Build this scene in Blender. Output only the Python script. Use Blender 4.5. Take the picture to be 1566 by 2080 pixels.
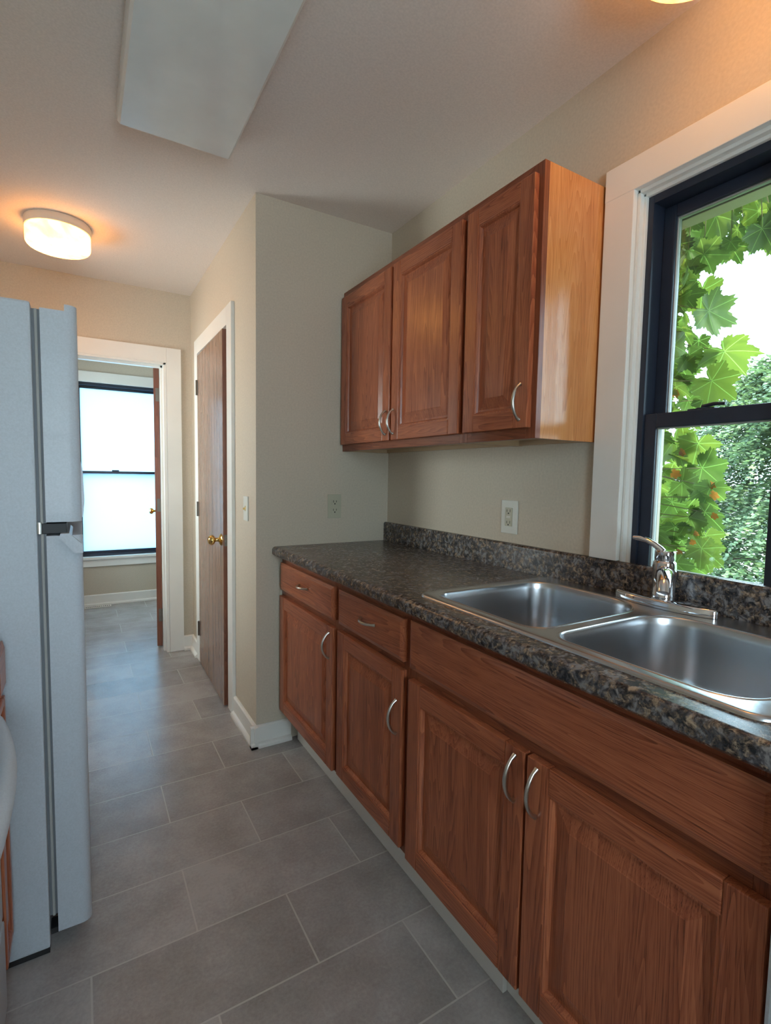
import bpy, bmesh, math, random
from mathutils import Vector, Matrix
random.seed(7)
for _o in list(bpy.data.objects): bpy.data.objects.remove(_o)
SC = bpy.context.scene
C = SC.collection
PI = math.pi

# ------------------------------------------------------------------ camera
cam_d = bpy.data.cameras.new('camera'); cam = bpy.data.objects.new('camera', cam_d); C.objects.link(cam)
CAM = Vector((-1.3519, -2.2349, 1.2571)); YAW, PITCH, ROLL, FPX = 0.5403, -0.0723, 0.0172, 1031.53
fw = Vector((math.sin(YAW)*math.cos(PITCH), math.cos(YAW)*math.cos(PITCH), math.sin(PITCH)))
rt = Vector((math.cos(YAW), -math.sin(YAW), 0)); up = rt.cross(fw)
r2 = math.cos(ROLL)*rt + math.sin(ROLL)*up; u2 = -math.sin(ROLL)*rt + math.cos(ROLL)*up
M = Matrix((r2, u2, -fw)).transposed().to_4x4(); M.translation = CAM
cam.matrix_world = M
cam_d.sensor_fit = 'HORIZONTAL'; cam_d.sensor_width = 36.0; cam_d.lens = FPX*36.0/1566.0
cam_d.clip_start = 0.02; cam_d.clip_end = 300
SC.camera = cam

# ------------------------------------------------------------------ view, sky, sun, large lights
SC.view_settings.view_transform = 'Standard'; SC.view_settings.look = 'None'
SC.view_settings.gamma = 1.0; SC.view_settings.use_curve_mapping = False
SC.view_settings.exposure = 0.88
W = bpy.data.worlds.new('world'); SC.world = W; W.use_nodes = True
wn = W.node_tree; bg = wn.nodes['Background']
bg.inputs['Color'].default_value = (0.62, 0.82, 1.0, 1); bg.inputs['Strength'].default_value = 6.0
def light(name, kind, loc, direction, energy, color, sx=1, sy=1):
    d = bpy.data.lights.new(name, kind); o = bpy.data.objects.new(name, d); C.objects.link(o)
    o.location = loc; o.rotation_euler = Vector(direction).to_track_quat('-Z', 'Y').to_euler()
    d.energy = energy; d.color = color
    if kind == 'AREA': d.shape = 'RECTANGLE'; d.size = sx; d.size_y = sy
    return o
sun = light('sun', 'SUN', (0, 0, 12), (0.12, 0.50, -0.86), 8.0, (1.0, 0.95, 0.86)); sun.data.angle = 0.02
# fill lamps added outside made-up rear and side windows; daylight behind the frosted window
light('rear_fill', 'AREA', (-1.25, -3.90, 1.40), (-0.25, 1.0, 0.95), 14.0, (0.88, 0.93, 1.0), 0.8, 1.2)
light('hall_window_daylight', 'AREA', (-0.92, 3.55, 1.28), (0.0, -1.0, 0.0), 14.0, (0.62, 0.83, 1.0), 1.1, 1.7)
light('hall_side_fill', 'AREA', (-2.42, 0.78, 1.45), (1.0, -0.15, 0.35), 13.0, (1.0, 0.78, 0.58), 0.8, 1.1)
light('back_room_side_fill', 'AREA', (-2.42, 2.4, 1.5), (1.0, 0.0, -0.1), 12.0, (1.0, 0.95, 0.86), 0.8, 1.1)

# ------------------------------------------------------------------ materials
def mat(name):
    m = bpy.data.materials.new(name); m.use_nodes = True
    nt = m.node_tree; return m, nt, nt.nodes['Principled BSDF']
def node(nt, t, **kw):
    n = nt.nodes.new(t)
    for k, v in kw.items():
        if k.startswith('i_'):
            n.inputs[k[2:].replace('_', ' ')].default_value = v
        else: setattr(n, k, v)
    return n
def ramp(nt, fac, stops):
    r = node(nt, 'ShaderNodeValToRGB'); e = r.color_ramp.elements
    while len(e) < len(stops): e.new(0.5)
    for el, (p, c) in zip(e, stops): el.position = p; el.color = (*c, 1)
    nt.links.new(fac, r.inputs[0]); return r
def bump(nt, h, bsdf, s, d=0.002):
    b = node(nt, 'ShaderNodeBump'); b.inputs['Strength'].default_value = s; b.inputs['Distance'].default_value = d
    nt.links.new(h, b.inputs['Height']); nt.links.new(b.outputs[0], bsdf.inputs['Normal']); return b
def simple(name, col, rough=0.5, metal=0.0, coat=0.0, noise=None, bmp=0.0, spec=0.5):
    m, nt, b = mat(name)
    b.inputs['Base Color'].default_value = (*col, 1); b.inputs['Roughness'].default_value = rough
    b.inputs['Metallic'].default_value = metal; b.inputs['Coat Weight'].default_value = coat
    b.inputs['Specular IOR Level'].default_value = spec
    tc = node(nt, 'ShaderNodeTexCoord')
    n = node(nt, 'ShaderNodeTexNoise', i_Scale=noise or 6.0, i_Detail=6.0)
    nt.links.new(tc.outputs['Object'], n.inputs['Vector'])
    k = 0.93
    r = ramp(nt, n.outputs[0], [(0.3, tuple(c*k for c in col)), (0.7, tuple(min(1, c*1.04) for c in col))])
    nt.links.new(r.outputs[0], b.inputs['Base Color'])
    if bmp: bump(nt, n.outputs[0], b, bmp)
    return m
WALL = simple('cream_wall_paint', (0.62, 0.54, 0.43), 0.62, noise=120, bmp=0.10)
CEIL = simple('ceiling_paint', (0.86, 0.765, 0.70), 0.8, noise=150, bmp=0.12)
TRIM = simple('white_trim_paint', (0.86, 0.84, 0.79), 0.30, noise=2)
APPL = simple('white_appliance_enamel', (0.52, 0.565, 0.62), 0.48, coat=0.08, noise=260, bmp=0.05)
GASK = simple('grey_gasket', (0.20, 0.21, 0.23), 0.6)
GASKL = simple('light_gasket', (0.42, 0.41, 0.39), 0.6)
DARK = simple('black_plastic', (0.015, 0.015, 0.017), 0.5)
SHAD = simple('cabinet_interior_shade', (0.05, 0.025, 0.015), 0.7)  # dark brown for sheets standing in for the shade inside cabinets
NICK = simple('satin_nickel', (0.62, 0.60, 0.55), 0.28, metal=1.0)
CHROME = simple('chrome', (0.82, 0.84, 0.88), 0.07, metal=1.0)
BRASS = simple('polished_brass', (0.78, 0.55, 0.20), 0.16, metal=1.0)
HINGE = simple('antique_hinge', (0.20, 0.17, 0.14), 0.4, metal=0.8)
BRONZE = simple('dark_window_frame', (0.022, 0.030, 0.050), 0.33, noise=40, bmp=0.03)
PLATE = simple('ivory_plate', (0.50, 0.48, 0.36), 0.4)
PLATEW = simple('white_plate', (0.70, 0.69, 0.62), 0.4)
TAN = simple('tan_exterior_trim', (0.42, 0.33, 0.27), 0.6)
SIDING = simple('white_siding', (0.75, 0.77, 0.80), 0.6)
MAPLE = simple('maple_underside', (0.52, 0.37, 0.22), 0.5, noise=12)
PANW = simple('lamp_pan_enamel', (0.80, 0.72, 0.62), 0.4)
LENS = simple('acrylic_lens', (0.88, 0.90, 0.88), 0.25, coat=0.5)
FLUW = simple('fixture_enamel', (0.66, 0.62, 0.58), 0.4)
GRASS = simple('lawn', (0.06, 0.12, 0.03), 0.9, noise=3)
ROADM = simple('asphalt', (0.25, 0.26, 0.28), 0.9)
BARK = simple('bark', (0.10, 0.075, 0.055), 0.9, noise=10, bmp=0.5)
STEMM = simple('vine_stem', (0.13, 0.12, 0.05), 0.8)
ROOFM = simple('roof_shingle', (0.25, 0.24, 0.24), 0.9)
BRICKM = simple('exterior_wall', (0.45, 0.36, 0.30), 0.9, noise=30, bmp=0.3)

def oak(name, axis, dark=(0.115, 0.026, 0.012), mid=(0.315, 0.083, 0.036), lite=(0.49, 0.155, 0.068), rough=0.30):
    """stained oak; grain runs along the given axis (0 x, 1 y, 2 z)"""
    m, nt, b = mat(name); L = nt.links.new
    tc = node(nt, 'ShaderNodeTexCoord'); oi = node(nt, 'ShaderNodeObjectInfo'); at = node(nt, 'ShaderNodeAttribute'); at.attribute_name = 'board'
    add = node(nt, 'ShaderNodeMath', operation='MULTIPLY_ADD'); add.inputs[1].default_value = 3.7
    L(oi.outputs['Random'], add.inputs[0]); L(at.outputs['Fac'], add.inputs[2])
    cmb = node(nt, 'ShaderNodeCombineXYZ'); 
    for i in range(3): L(add.outputs[0], cmb.inputs[i])
    va = node(nt, 'ShaderNodeVectorMath', operation='ADD'); L(tc.outputs['Object'], va.inputs[0]); L(cmb.outputs[0], va.inputs[1])
    def stretched(s_long, s_cross):
        v = node(nt, 'ShaderNodeVectorMath', operation='MULTIPLY'); s = [s_cross]*3; s[axis] = s_long
        v.inputs[1].default_value = s; L(va.outputs[0], v.inputs[0]); return v.outputs[0]
    n1 = node(nt, 'ShaderNodeTexNoise', i_Scale=1.0, i_Detail=2.0, i_Roughness=0.4); L(stretched(0.55, 11.0), n1.inputs['Vector'])
    # growth rings: sawtooth of a smooth noise field -> cathedral arches
    mr = node(nt, 'ShaderNodeMath', operation='MULTIPLY'); mr.inputs[1].default_value = 40.0; L(n1.outputs[0], mr.inputs[0])
    fr = node(nt, 'ShaderNodeMath', operation='FRACT'); L(mr.outputs[0], fr.inputs[0])
    n2 = node(nt, 'ShaderNodeTexNoise', i_Scale=1.0, i_Detail=4.0, i_Roughness=0.6); L(stretched(7.0, 330.0), n2.inputs['Vector'])
    n3 = node(nt, 'ShaderNodeTexNoise', i_Scale=1.0, i_Detail=3.0); L(stretched(1.5, 22.0), n3.inputs['Vector'])
    pore = node(nt, 'ShaderNodeMath', operation='MULTIPLY'); L(fr.outputs[0], pore.inputs[0]); L(n2.outputs[0], pore.inputs[1])
    mx = node(nt, 'ShaderNodeMath', operation='MULTIPLY_ADD'); L(pore.outputs[0], mx.inputs[0]); mx.inputs[1].default_value = -0.68; 
    m4 = node(nt, 'ShaderNodeMath', operation='MULTIPLY_ADD'); L(n3.outputs[0], m4.inputs[0]); m4.inputs[1].default_value = 0.75; m4.inputs[2].default_value = 0.40
    L(m4.outputs[0], mx.inputs[2])
    n4 = node(nt, 'ShaderNodeTexNoise', i_Scale=1.0, i_Detail=2.0, i_Roughness=0.5); L(stretched(16.0, 620.0), n4.inputs['Vector'])
    pr = ramp(nt, n4.outputs[0], [(0.54, (0, 0, 0)), (0.66, (1, 1, 1))])
    m5 = node(nt, 'ShaderNodeMath', operation='MULTIPLY_ADD'); L(pr.outputs[0], m5.inputs[0]); m5.inputs[1].default_value = -0.26; L(mx.outputs[0], m5.inputs[2]); mx = m5
    r = ramp(nt, mx.outputs[0], [(0.10, dark), (0.44, mid), (0.80, lite)])
    L(r.outputs[0], b.inputs['Base Color'])
    b.inputs['Roughness'].default_value = rough; b.inputs['Coat Weight'].default_value = 0.12; b.inputs['Coat Roughness'].default_value = 0.20; b.inputs['Specular IOR Level'].default_value = 0.42
    bump(nt, mx.outputs[0], b, 0.14, 0.0012)
    return m
OAKV, OAKH, OAKX = oak('oak_vertical_grain', 2), oak('oak_horizontal_grain', 1), oak('oak_depth_grain', 0)
OAKFV = oak('oak_face_frame_vertical', 2, (0.08, 0.018, 0.009), (0.20, 0.052, 0.023), (0.31, 0.095, 0.042))  # darker oak copy: shade under the fronts and grime put into the colour
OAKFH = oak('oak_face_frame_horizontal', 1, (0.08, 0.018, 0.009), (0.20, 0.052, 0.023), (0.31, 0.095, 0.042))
OAKP = oak('oak_end_panel', 2, (0.40, 0.145, 0.045), (0.60, 0.235, 0.075), (0.72, 0.33, 0.115), 0.18)  # lighter, oranger oak copy: warm lamp light put into the colour
DOORM = oak('oak_flush_door', 2, (0.10, 0.055, 0.038), (0.22, 0.125, 0.085), (0.36, 0.23, 0.165), 0.25)
EDGEM = oak('door_edge_wood', 2, (0.13, 0.04, 0.022), (0.20, 0.065, 0.035), (0.28, 0.10, 0.05), 0.4)

def granite():
    m, nt, b = mat('speckled_laminate'); L = nt.links.new
    tc = node(nt, 'ShaderNodeTexCoord')
    n1 = node(nt, 'ShaderNodeTexNoise', i_Scale=78.0, i_Detail=5.0, i_Roughness=0.68, i_Distortion=0.7); L(tc.outputs['Object'], n1.inputs['Vector'])
    n2 = node(nt, 'ShaderNodeTexNoise', i_Scale=34.0, i_Detail=4.0, i_Roughness=0.6, i_Distortion=1.2); L(tc.outputs['Object'], n2.inputs['Vector'])
    n3 = node(nt, 'ShaderNodeTexNoise', i_Scale=60.0, i_Detail=4.0, i_Roughness=0.7); L(tc.outputs['Object'], n3.inputs['Vector'])
    r1 = ramp(nt, n1.outputs[0], [(0.40, (0.010, 0.011, 0.014)), (0.47, (0.050, 0.042, 0.038)), (0.54, (0.16, 0.115, 0.080)), (0.64, (0.40, 0.30, 0.21))])
    r2 = ramp(nt, n2.outputs[0], [(0.40, (0.015, 0.017, 0.022)), (0.50, (0.085, 0.080, 0.085)), (0.60, (0.23, 0.22, 0.22))])
    r3 = ramp(nt, n3.outputs[0], [(0.44, (0, 0, 0)), (0.56, (1, 1, 1))])
    mx = node(nt, 'ShaderNodeMix', data_type='RGBA'); L(r3.outputs[0], mx.inputs[0]); L(r1.outputs[0], mx.inputs[6]); L(r2.outputs[0], mx.inputs[7])
    L(mx.outputs[2], b.inputs['Base Color']); b.inputs['Roughness'].default_value = 0.27
    bump(nt, n3.outputs[0], b, 0.06, 0.0006)
    return m
GRAN = granite()

def floor_mat():
    m, nt, b = mat('grey_vinyl_tile'); L = nt.links.new
    tc = node(nt, 'ShaderNodeTexCoord')
    mp = node(nt, 'ShaderNodeMapping'); mp.inputs['Location'].default_value = (0.60+0.505*20+0.2525*0, 0.61+0.25*40, 0)
    L(tc.outputs['Object'], mp.inputs['Vector'])
    bk = node(nt, 'ShaderNodeTexBrick'); bk.offset = 0.5; bk.offset_frequency = 2; bk.squash = 1.0
    bk.inputs['Scale'].default_value = 1.0; bk.inputs['Brick Width'].default_value = 0.505; bk.inputs['Row Height'].default_value = 0.25
    bk.inputs['Mortar Size'].default_value = 0.0028; bk.inputs['Mortar Smooth'].default_value = 0.3; bk.inputs['Bias'].default_value = 0.0
    bk.inputs['Color1'].default_value = (0, 0, 0, 1); bk.inputs['Color2'].default_value = (1, 1, 1, 1); bk.inputs['Mortar'].default_value = (0.5, 0.5, 0.5, 1)
    L(mp.outputs[0], bk.inputs['Vector'])
    n1 = node(nt, 'ShaderNodeTexNoise', i_Scale=5.0, i_Detail=8.0, i_Roughness=0.65); L(tc.outputs['Object'], n1.inputs['Vector'])
    n2 = node(nt, 'ShaderNodeTexNoise', i_Scale=110.0, i_Detail=3.0, i_Roughness=0.6); L(tc.outputs['Object'], n2.inputs['Vector'])
    a = node(nt, 'ShaderNodeMath', operation='MULTIPLY_ADD'); L(bk.outputs['Color'], a.inputs[0]); a.inputs[1].default_value = 0.20; L(n1.outputs[0], a.inputs[2])
    a2 = node(nt, 'ShaderNodeMath', operation='MULTIPLY_ADD'); L(n2.outputs[0], a2.inputs[0]); a2.inputs[1].default_value = 0.42; L(a.outputs[0], a2.inputs[2])
    r = ramp(nt, a2.outputs[0], [(0.50, (0.27, 0.250, 0.243)), (0.80, (0.385, 0.36, 0.352)), (1.0, (0.47, 0.445, 0.435))])
    mx = node(nt, 'ShaderNodeMix', data_type='RGBA'); L(bk.outputs['Fac'], mx.inputs[0]); L(r.outputs[0], mx.inputs[6]); mx.inputs[7].default_value = (0.53, 0.51, 0.49, 1)
    L(mx.outputs[2], b.inputs['Base Color']); b.inputs['Roughness'].default_value = 0.36
    b.inputs['Roughness'].default_value = 0.26
    h = node(nt, 'ShaderNodeMath', operation='SUBTRACT'); L(n2.outputs[0], h.inputs[0]); L(bk.outputs['Fac'], h.inputs[1])
    bump(nt, h.outputs[0], b, 0.35, 0.0015)
    return m
FLOOR = floor_mat()

def steel():
    m, nt, b = mat('brushed_stainless'); L = nt.links.new
    tc = node(nt, 'ShaderNodeTexCoord')
    n = node(nt, 'ShaderNodeTexNoise', i_Scale=30.0, i_Detail=6.0, i_Roughness=0.7); L(tc.outputs['Object'], n.inputs['Vector'])
    r = ramp(nt, n.outputs[0], [(0.3, (0.26, 0.26, 0.26)), (0.7, (0.30, 0.30, 0.30))]); b.inputs['Roughness'].default_value = 0.27
    b.inputs['Base Color'].default_value = (0.56, 0.57, 0.59, 1); b.inputs['Metallic'].default_value = 1.0
    
    return m
STEEL = steel()

def glass():
    m = bpy.data.materials.new('clear_window_glass'); m.use_nodes = True; nt = m.node_tree; nt.nodes.clear(); L = nt.links.new
    out = node(nt, 'ShaderNodeOutputMaterial'); t = node(nt, 'ShaderNodeBsdfTransparent'); g = node(nt, 'ShaderNodeBsdfGlossy')
    t.inputs[0].default_value = (0.93, 0.97, 0.95, 1); g.inputs['Roughness'].default_value = 0.02
    fz = node(nt, 'ShaderNodeFresnel', i_IOR=1.45); mx = node(nt, 'ShaderNodeMixShader')
    L(fz.outputs[0], mx.inputs[0]); L(t.outputs[0], mx.inputs[1]); L(g.outputs[0], mx.inputs[2]); L(mx.outputs[0], out.inputs[0])
    return m
GLASS = glass()
def frosted():
    m = bpy.data.materials.new('frosted_window_glass'); m.use_nodes = True; nt = m.node_tree; nt.nodes.clear(); L = nt.links.new
    out = node(nt, 'ShaderNodeOutputMaterial'); t = node(nt, 'ShaderNodeBsdfTranslucent'); g = node(nt, 'ShaderNodeBsdfGlossy')
    t.inputs[0].default_value = (0.38, 0.49, 0.55, 1); g.inputs['Roughness'].default_value = 0.25
    tc = node(nt, 'ShaderNodeTexCoord'); n = node(nt, 'ShaderNodeTexNoise', i_Scale=90.0, i_Detail=3.0); L(tc.outputs['Object'], n.inputs['Vector'])
    b = node(nt, 'ShaderNodeBump', i_Strength=0.4, i_Distance=0.002); L(n.outputs[0], b.inputs['Height']); L(b.outputs[0], g.inputs['Normal']); L(b.outputs[0], t.inputs['Normal'])
    mx = node(nt, 'ShaderNodeMixShader'); mx.inputs[0].default_value = 0.06
    L(t.outputs[0], mx.inputs[1]); L(g.outputs[0], mx.inputs[2]); L(mx.outputs[0], out.inputs[0])
    return m
FROST = frosted()
def lamp_glass(strength):
    m, nt, b = mat('lit_alabaster_glass'); L = nt.links.new
    tc = node(nt, 'ShaderNodeTexCoord'); n = node(nt, 'ShaderNodeTexNoise', i_Scale=11.0, i_Detail=5.0, i_Distortion=1.5); L(tc.outputs['Object'], n.inputs['Vector'])
    r = ramp(nt, n.outputs[0], [(0.30, (1.0, 0.33, 0.055)), (0.52, (1.0, 0.43, 0.095)), (0.75, (1.0, 0.52, 0.15))])
    b.inputs['Base Color'].default_value = (0.5, 0.40, 0.28, 1); b.inputs['Roughness'].default_value = 0.25
    L(r.outputs[0], b.inputs['Emission Color'])
    # bulbs glow through the glass: brighter patches around the two bulbs inside
    sp = []
    for c in ((0.045, -0.03, -0.075), (-0.05, 0.035, -0.085)):
        d = node(nt, 'ShaderNodeVectorMath', operation='DISTANCE'); d.inputs[1].default_value = c; L(tc.outputs['Object'], d.inputs[0])
        mr = node(nt, 'ShaderNodeMapRange'); mr.inputs[1].default_value = 0.0; mr.inputs[2].default_value = 0.11; mr.inputs[3].default_value = 1.0; mr.inputs[4].default_value = 0.0
        mr.interpolation_type = 'SMOOTHSTEP'; L(d.outputs['Value'], mr.inputs[0]); sp.append(mr)
    s = node(nt, 'ShaderNodeMath', operation='MAXIMUM'); L(sp[0].outputs[0], s.inputs[0]); L(sp[1].outputs[0], s.inputs[1])
    st = node(nt, 'ShaderNodeMath', operation='MULTIPLY_ADD'); L(s.outputs[0], st.inputs[0]); st.inputs[1].default_value = strength*2.4; st.inputs[2].default_value = strength
    L(st.outputs[0], b.inputs['Emission Strength'])
    return m
LAMPG = lamp_glass(5.0); LAMPG2 = lamp_glass(2.6)

def leafmat(name, base, trans, mix=0.55, veins=True):
    m, nt, b = mat(name); L = nt.links.new
    out = nt.nodes['Material Output']
    oi = node(nt, 'ShaderNodeAttribute'); oi.attribute_name = 'tint'
    def tinted(col):
        r = ramp(nt, oi.outputs['Fac'], [(0.0, tuple(c*0.30 for c in col)), (0.6, col), (1.0, (min(1, col[0]*1.5), min(1, col[1]*1.25), col[2]*1.0))]); return r.outputs[0]
    c1, c2 = tinted(base), tinted(trans)
    if veins:
        uv = node(nt, 'ShaderNodeUVMap'); sep = node(nt, 'ShaderNodeSeparateXYZ'); L(uv.outputs[0], sep.inputs[0])
        at = node(nt, 'ShaderNodeMath', operation='ARCTAN2'); L(sep.outputs[0], at.inputs[0]); L(sep.outputs[1], at.inputs[1])
        pp = node(nt, 'ShaderNodeMath', operation='PINGPONG'); L(at.outputs[0], pp.inputs[0]); pp.inputs[1].default_value = math.radians(26)
        ln = node(nt, 'ShaderNodeVectorMath', operation='LENGTH'); L(uv.outputs[0], ln.inputs[0])
        ml = node(nt, 'ShaderNodeMath', operation='MULTIPLY'); L(pp.outputs[0], ml.inputs[0]); L(ln.outputs['Value'], ml.inputs[1])
        lt = node(nt, 'ShaderNodeMath', operation='LESS_THAN'); L(ml.outputs[0], lt.inputs[0]); lt.inputs[1].default_value = 0.011
        mm = node(nt, 'ShaderNodeMix', data_type='RGBA'); L(lt.outputs[0], mm.inputs[0]); L(c2, mm.inputs[6]); mm.inputs[7].default_value = (0.30, 0.50, 0.10, 1)
        c2 = mm.outputs[2]
    L(c1, b.inputs['Base Color']); b.inputs['Roughness'].default_value = 0.45
    t = node(nt, 'ShaderNodeBsdfTranslucent'); L(c2, t.inputs[0])
    mx = node(nt, 'ShaderNodeMixShader'); mx.inputs[0].default_value = mix
    L(b.outputs[0], mx.inputs[1]); L(t.outputs[0], mx.inputs[2]); L(mx.outputs[0], out.inputs[0])
    return m
IVY = leafmat('vine_leaf', (0.070, 0.125, 0.035), (0.115, 0.19, 0.028), 0.50)
IVYR = leafmat('vine_leaf_reddened', (0.35, 0.13, 0.03), (0.75, 0.28, 0.05), 0.5, False)
TREEL = leafmat('tree_leaf', (0.15, 0.23, 0.13), (0.17, 0.27, 0.10), 0.30, False)

# ------------------------------------------------------------------ mesh helpers
def BM():
    bm = bmesh.new(); bm.faces.layers.float.new('board'); bm.faces.layers.float.new('tint'); return bm
def wloc(o):
    v = Vector((0, 0, 0))
    while o is not None: v += o.location; o = o.parent
    return v
def obj(name, bm, mats, parent=None, smooth=None):
    me = bpy.data.meshes.new(name)
    o = bpy.data.objects.new(name, me)
    if parent is not None: o.parent = parent
    C.objects.link(o)
    bmesh.ops.recalc_face_normals(bm, faces=bm.faces[:])
    if parent is not None: bm.transform(Matrix.Translation(-wloc(parent)))
    if smooth is not None:
        for f in bm.faces: f.smooth = True
        for e in bm.edges:
            if len(e.link_faces) == 2 and e.calc_face_angle(0) > smooth: e.smooth = False
    bm.to_mesh(me); bm.free()
    for m in (mats if isinstance(mats, (list, tuple)) else [mats]): me.materials.append(m)
    return o
def box(bm, x0, x1, y0, y1, z0, z1, bev=0.0, mi=0, seg=2, board=None):
    x0, x1 = sorted((x0, x1)); y0, y1 = sorted((y0, y1)); z0, z1 = sorted((z0, z1))
    vs = [bm.verts.new(p) for p in ((x0,y0,z0),(x1,y0,z0),(x1,y1,z0),(x0,y1,z0),(x0,y0,z1),(x1,y0,z1),(x1,y1,z1),(x0,y1,z1))]
    fs = [bm.faces.new([vs[i] for i in q]) for q in ((0,3,2,1),(4,5,6,7),(0,1,5,4),(1,2,6,5),(2,3,7,6),(3,0,4,7))]
    lay = bm.faces.layers.float['board']; bd = random.random()*9 if board is None else board
    for f in fs: f.material_index = mi; f[lay] = bd
    if bev:
        es = list({e for f in fs for e in f.edges})
        r = bmesh.ops.bevel(bm, geom=es, offset=bev, segments=seg, profile=0.6, affect='EDGES')
        for f in r['faces']: f.material_index = mi; f[lay] = bd
def boxo(name, dims, m, parent=None, bev=0.0):
    bm = BM(); box(bm, *dims, bev=bev); return obj(name, bm, m, parent)
def tube(bm, pts, rads, n=12, mi=0, caps=True, flat=1.0):
    """swept round (or flattened) section along pts"""
    rings = []; pts = [Vector(p) for p in pts]; nrm = None
    for i, p in enumerate(pts):
        t = (pts[min(i+1, len(pts)-1)] - pts[max(i-1, 0)]).normalized()
        if nrm is None: nrm = t.orthogonal().normalized() if abs(t.z) > 0.95 else t.cross(Vector((0,0,1))).normalized()
        nrm = (nrm - t*nrm.dot(t)).normalized(); b = t.cross(nrm)
        r = rads[i] if isinstance(rads, (list, tuple)) else rads
        rings.append([bm.verts.new(p + nrm*math.cos(2*PI*k/n)*r + b*math.sin(2*PI*k/n)*r*flat) for k in range(n)])
    for a, c in zip(rings, rings[1:]):
        for k in range(n): bm.faces.new((a[k], a[(k+1) % n], c[(k+1) % n], c[k])).material_index = mi
    if caps:
        bm.faces.new(rings[0][::-1]).material_index = mi; bm.faces.new(rings[-1]).material_index = mi
def lathe(bm, prof, c, n=48, mi=0):
    """profile (radius, z) about the vertical axis through c"""
    rings = []
    for r, z in prof:
        if r < 1e-5: rings.append([bm.verts.new((c[0], c[1], c[2]+z))])
        else: rings.append([bm.verts.new((c[0]+r*math.cos(2*PI*k/n), c[1]+r*math.sin(2*PI*k/n), c[2]+z)) for k in range(n)])
    for a, b in zip(rings, rings[1:]):
        for k in range(n):
            q = [a[k % len(a)], a[(k+1) % len(a)], b[(k+1) % len(b)], b[k % len(b)]]
            q2 = []
            for v in q:
                if v not in q2: q2.append(v)
            if len(q2) > 2: bm.faces.new(q2).material_index = mi
def prism(bm, poly, axis, a, b, mi=0):
    """extrude a 2D polygon along an axis (0,1,2) from a to b"""
    def P(u, v, t): return ((t, u, v), (u, t, v), (u, v, t))[axis]
    A = [bm.verts.new(P(u, v, a)) for u, v in poly]; B = [bm.verts.new(P(u, v, b)) for u, v in poly]
    n = len(poly); bm.faces.new(A).material_index = mi; bm.faces.new(B[::-1]).material_index = mi
    for i in range(n): bm.faces.new((A[i], A[(i+1) % n], B[(i+1) % n], B[i])).material_index = mi
def empty(name, loc, label, cat, group=None):
    o = bpy.data.objects.new(name, None); C.objects.link(o); o.location = loc; o.empty_display_size = 0.1
    tag(o, label, cat, group); return o
def tag(o, label=None, cat=None, group=None, kind=None):
    if label: o['label'] = label
    if cat: o['category'] = cat
    if group: o['group'] = group
    if kind: o['kind'] = kind
    return o
def struct(o): o['kind'] = 'structure'; return o

# ------------------------------------------------------------------ the room shell
X0, X1 = -2.15, 0.0; XP = -0.685; Y2 = 1.515; Y3 = 3.15; YR = -3.6; H = 2.452
struct(boxo('floor', (X0-0.15, 0.15, YR-0.15, Y3+0.15, -0.12, 0.0), FLOOR))
struct(boxo('ceiling', (X0-0.15, 0.15, YR-0.15, Y3+0.15, H, H+0.25), CEIL))
# right wall with window opening y -1.745..-1.323, z 0.935..2.06
WY0, WY1, WZ0, WZ1 = -1.745, -1.323, 0.955, 2.058
bm = BM()
box(bm, 0, 0.14, YR, WY0, 0, H); box(bm, 0, 0.14, WY1, 0.14, 0, H); box(bm, 0, 0.14, WY0, WY1, 0, WZ0); box(bm, 0, 0.14, WY0, WY1, WZ1, H)
struct(obj('wall_right', bm, WALL))
# alcove back wall
struct(boxo('wall_back', (XP, 0.0, 0.0, 0.12, 0, H), WALL))
# hall wall with closet opening y 0.45..1.205, z..2.0
CY0, CY1, CZ = 0.455, 1.205, 2.005
bm = BM()
box(bm, XP, XP+0.11, 0.12, CY0, 0, H); box(bm, XP, XP+0.11, CY1, Y2, 0, H); box(bm, XP, XP+0.11, CY0, CY1, CZ, H)
struct(obj('wall_hall', bm, WALL))
bm = BM()   # closet interior behind the door
box(bm, XP+0.11, 0.0, 0.12, 0.14, 0, H); box(bm, XP+0.11, 0.0, Y2, Y2+0.03, 0, H); box(bm, 0.0, 0.14, 0.14, Y2+0.12, 0, H)
struct(obj('wall_closet', bm, WALL))
# far wall with doorway x -1.66..-0.86
DX0, DX1, DZ = -1.66, -0.848, 1.985
bm = BM()
box(bm, DX1, XP, Y2, Y2+0.11, 0, H); box(bm, X0, DX0, Y2, Y2+0.11, 0, H); box(bm, DX0, DX1, Y2, Y2+0.11, DZ, H)
struct(obj('wall_far', bm, WALL))
bm = BM()   # left wall with two unseen openings added for fill light
LY0, LY1, LZ0, LZ1 = 0.45, 1.10, 0.95, 1.95
box(bm, X0-0.14, X0, YR, LY0, 0, H); box(bm, X0-0.14, X0, LY1, 1.9, 0, H); box(bm, X0-0.14, X0, 2.9, Y3, 0, H); box(bm, X0-0.14, X0, 1.9, 2.9, 0, 0.7); box(bm, X0-0.14, X0, 1.9, 2.9, 2.0, H); box(bm, X0-0.14, X0, LY0, LY1, 0, LZ0); box(bm, X0-0.14, X0, LY0, LY1, LZ1, H)
struct(obj('wall_left', bm, WALL))
# rear wall with an unseen opening added for daylight fill
bm = BM()
box(bm, X0, -1.65, YR-0.14, YR, 0, H); box(bm, -0.85, 0.14, YR-0.14, YR, 0, H); box(bm, -1.65, -0.85, YR-0.14, YR, 2.1, H); box(bm, -1.65, -0.85, YR-0.14, YR, 0, 0.9)
struct(obj('wall_rear', bm, WALL))
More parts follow.
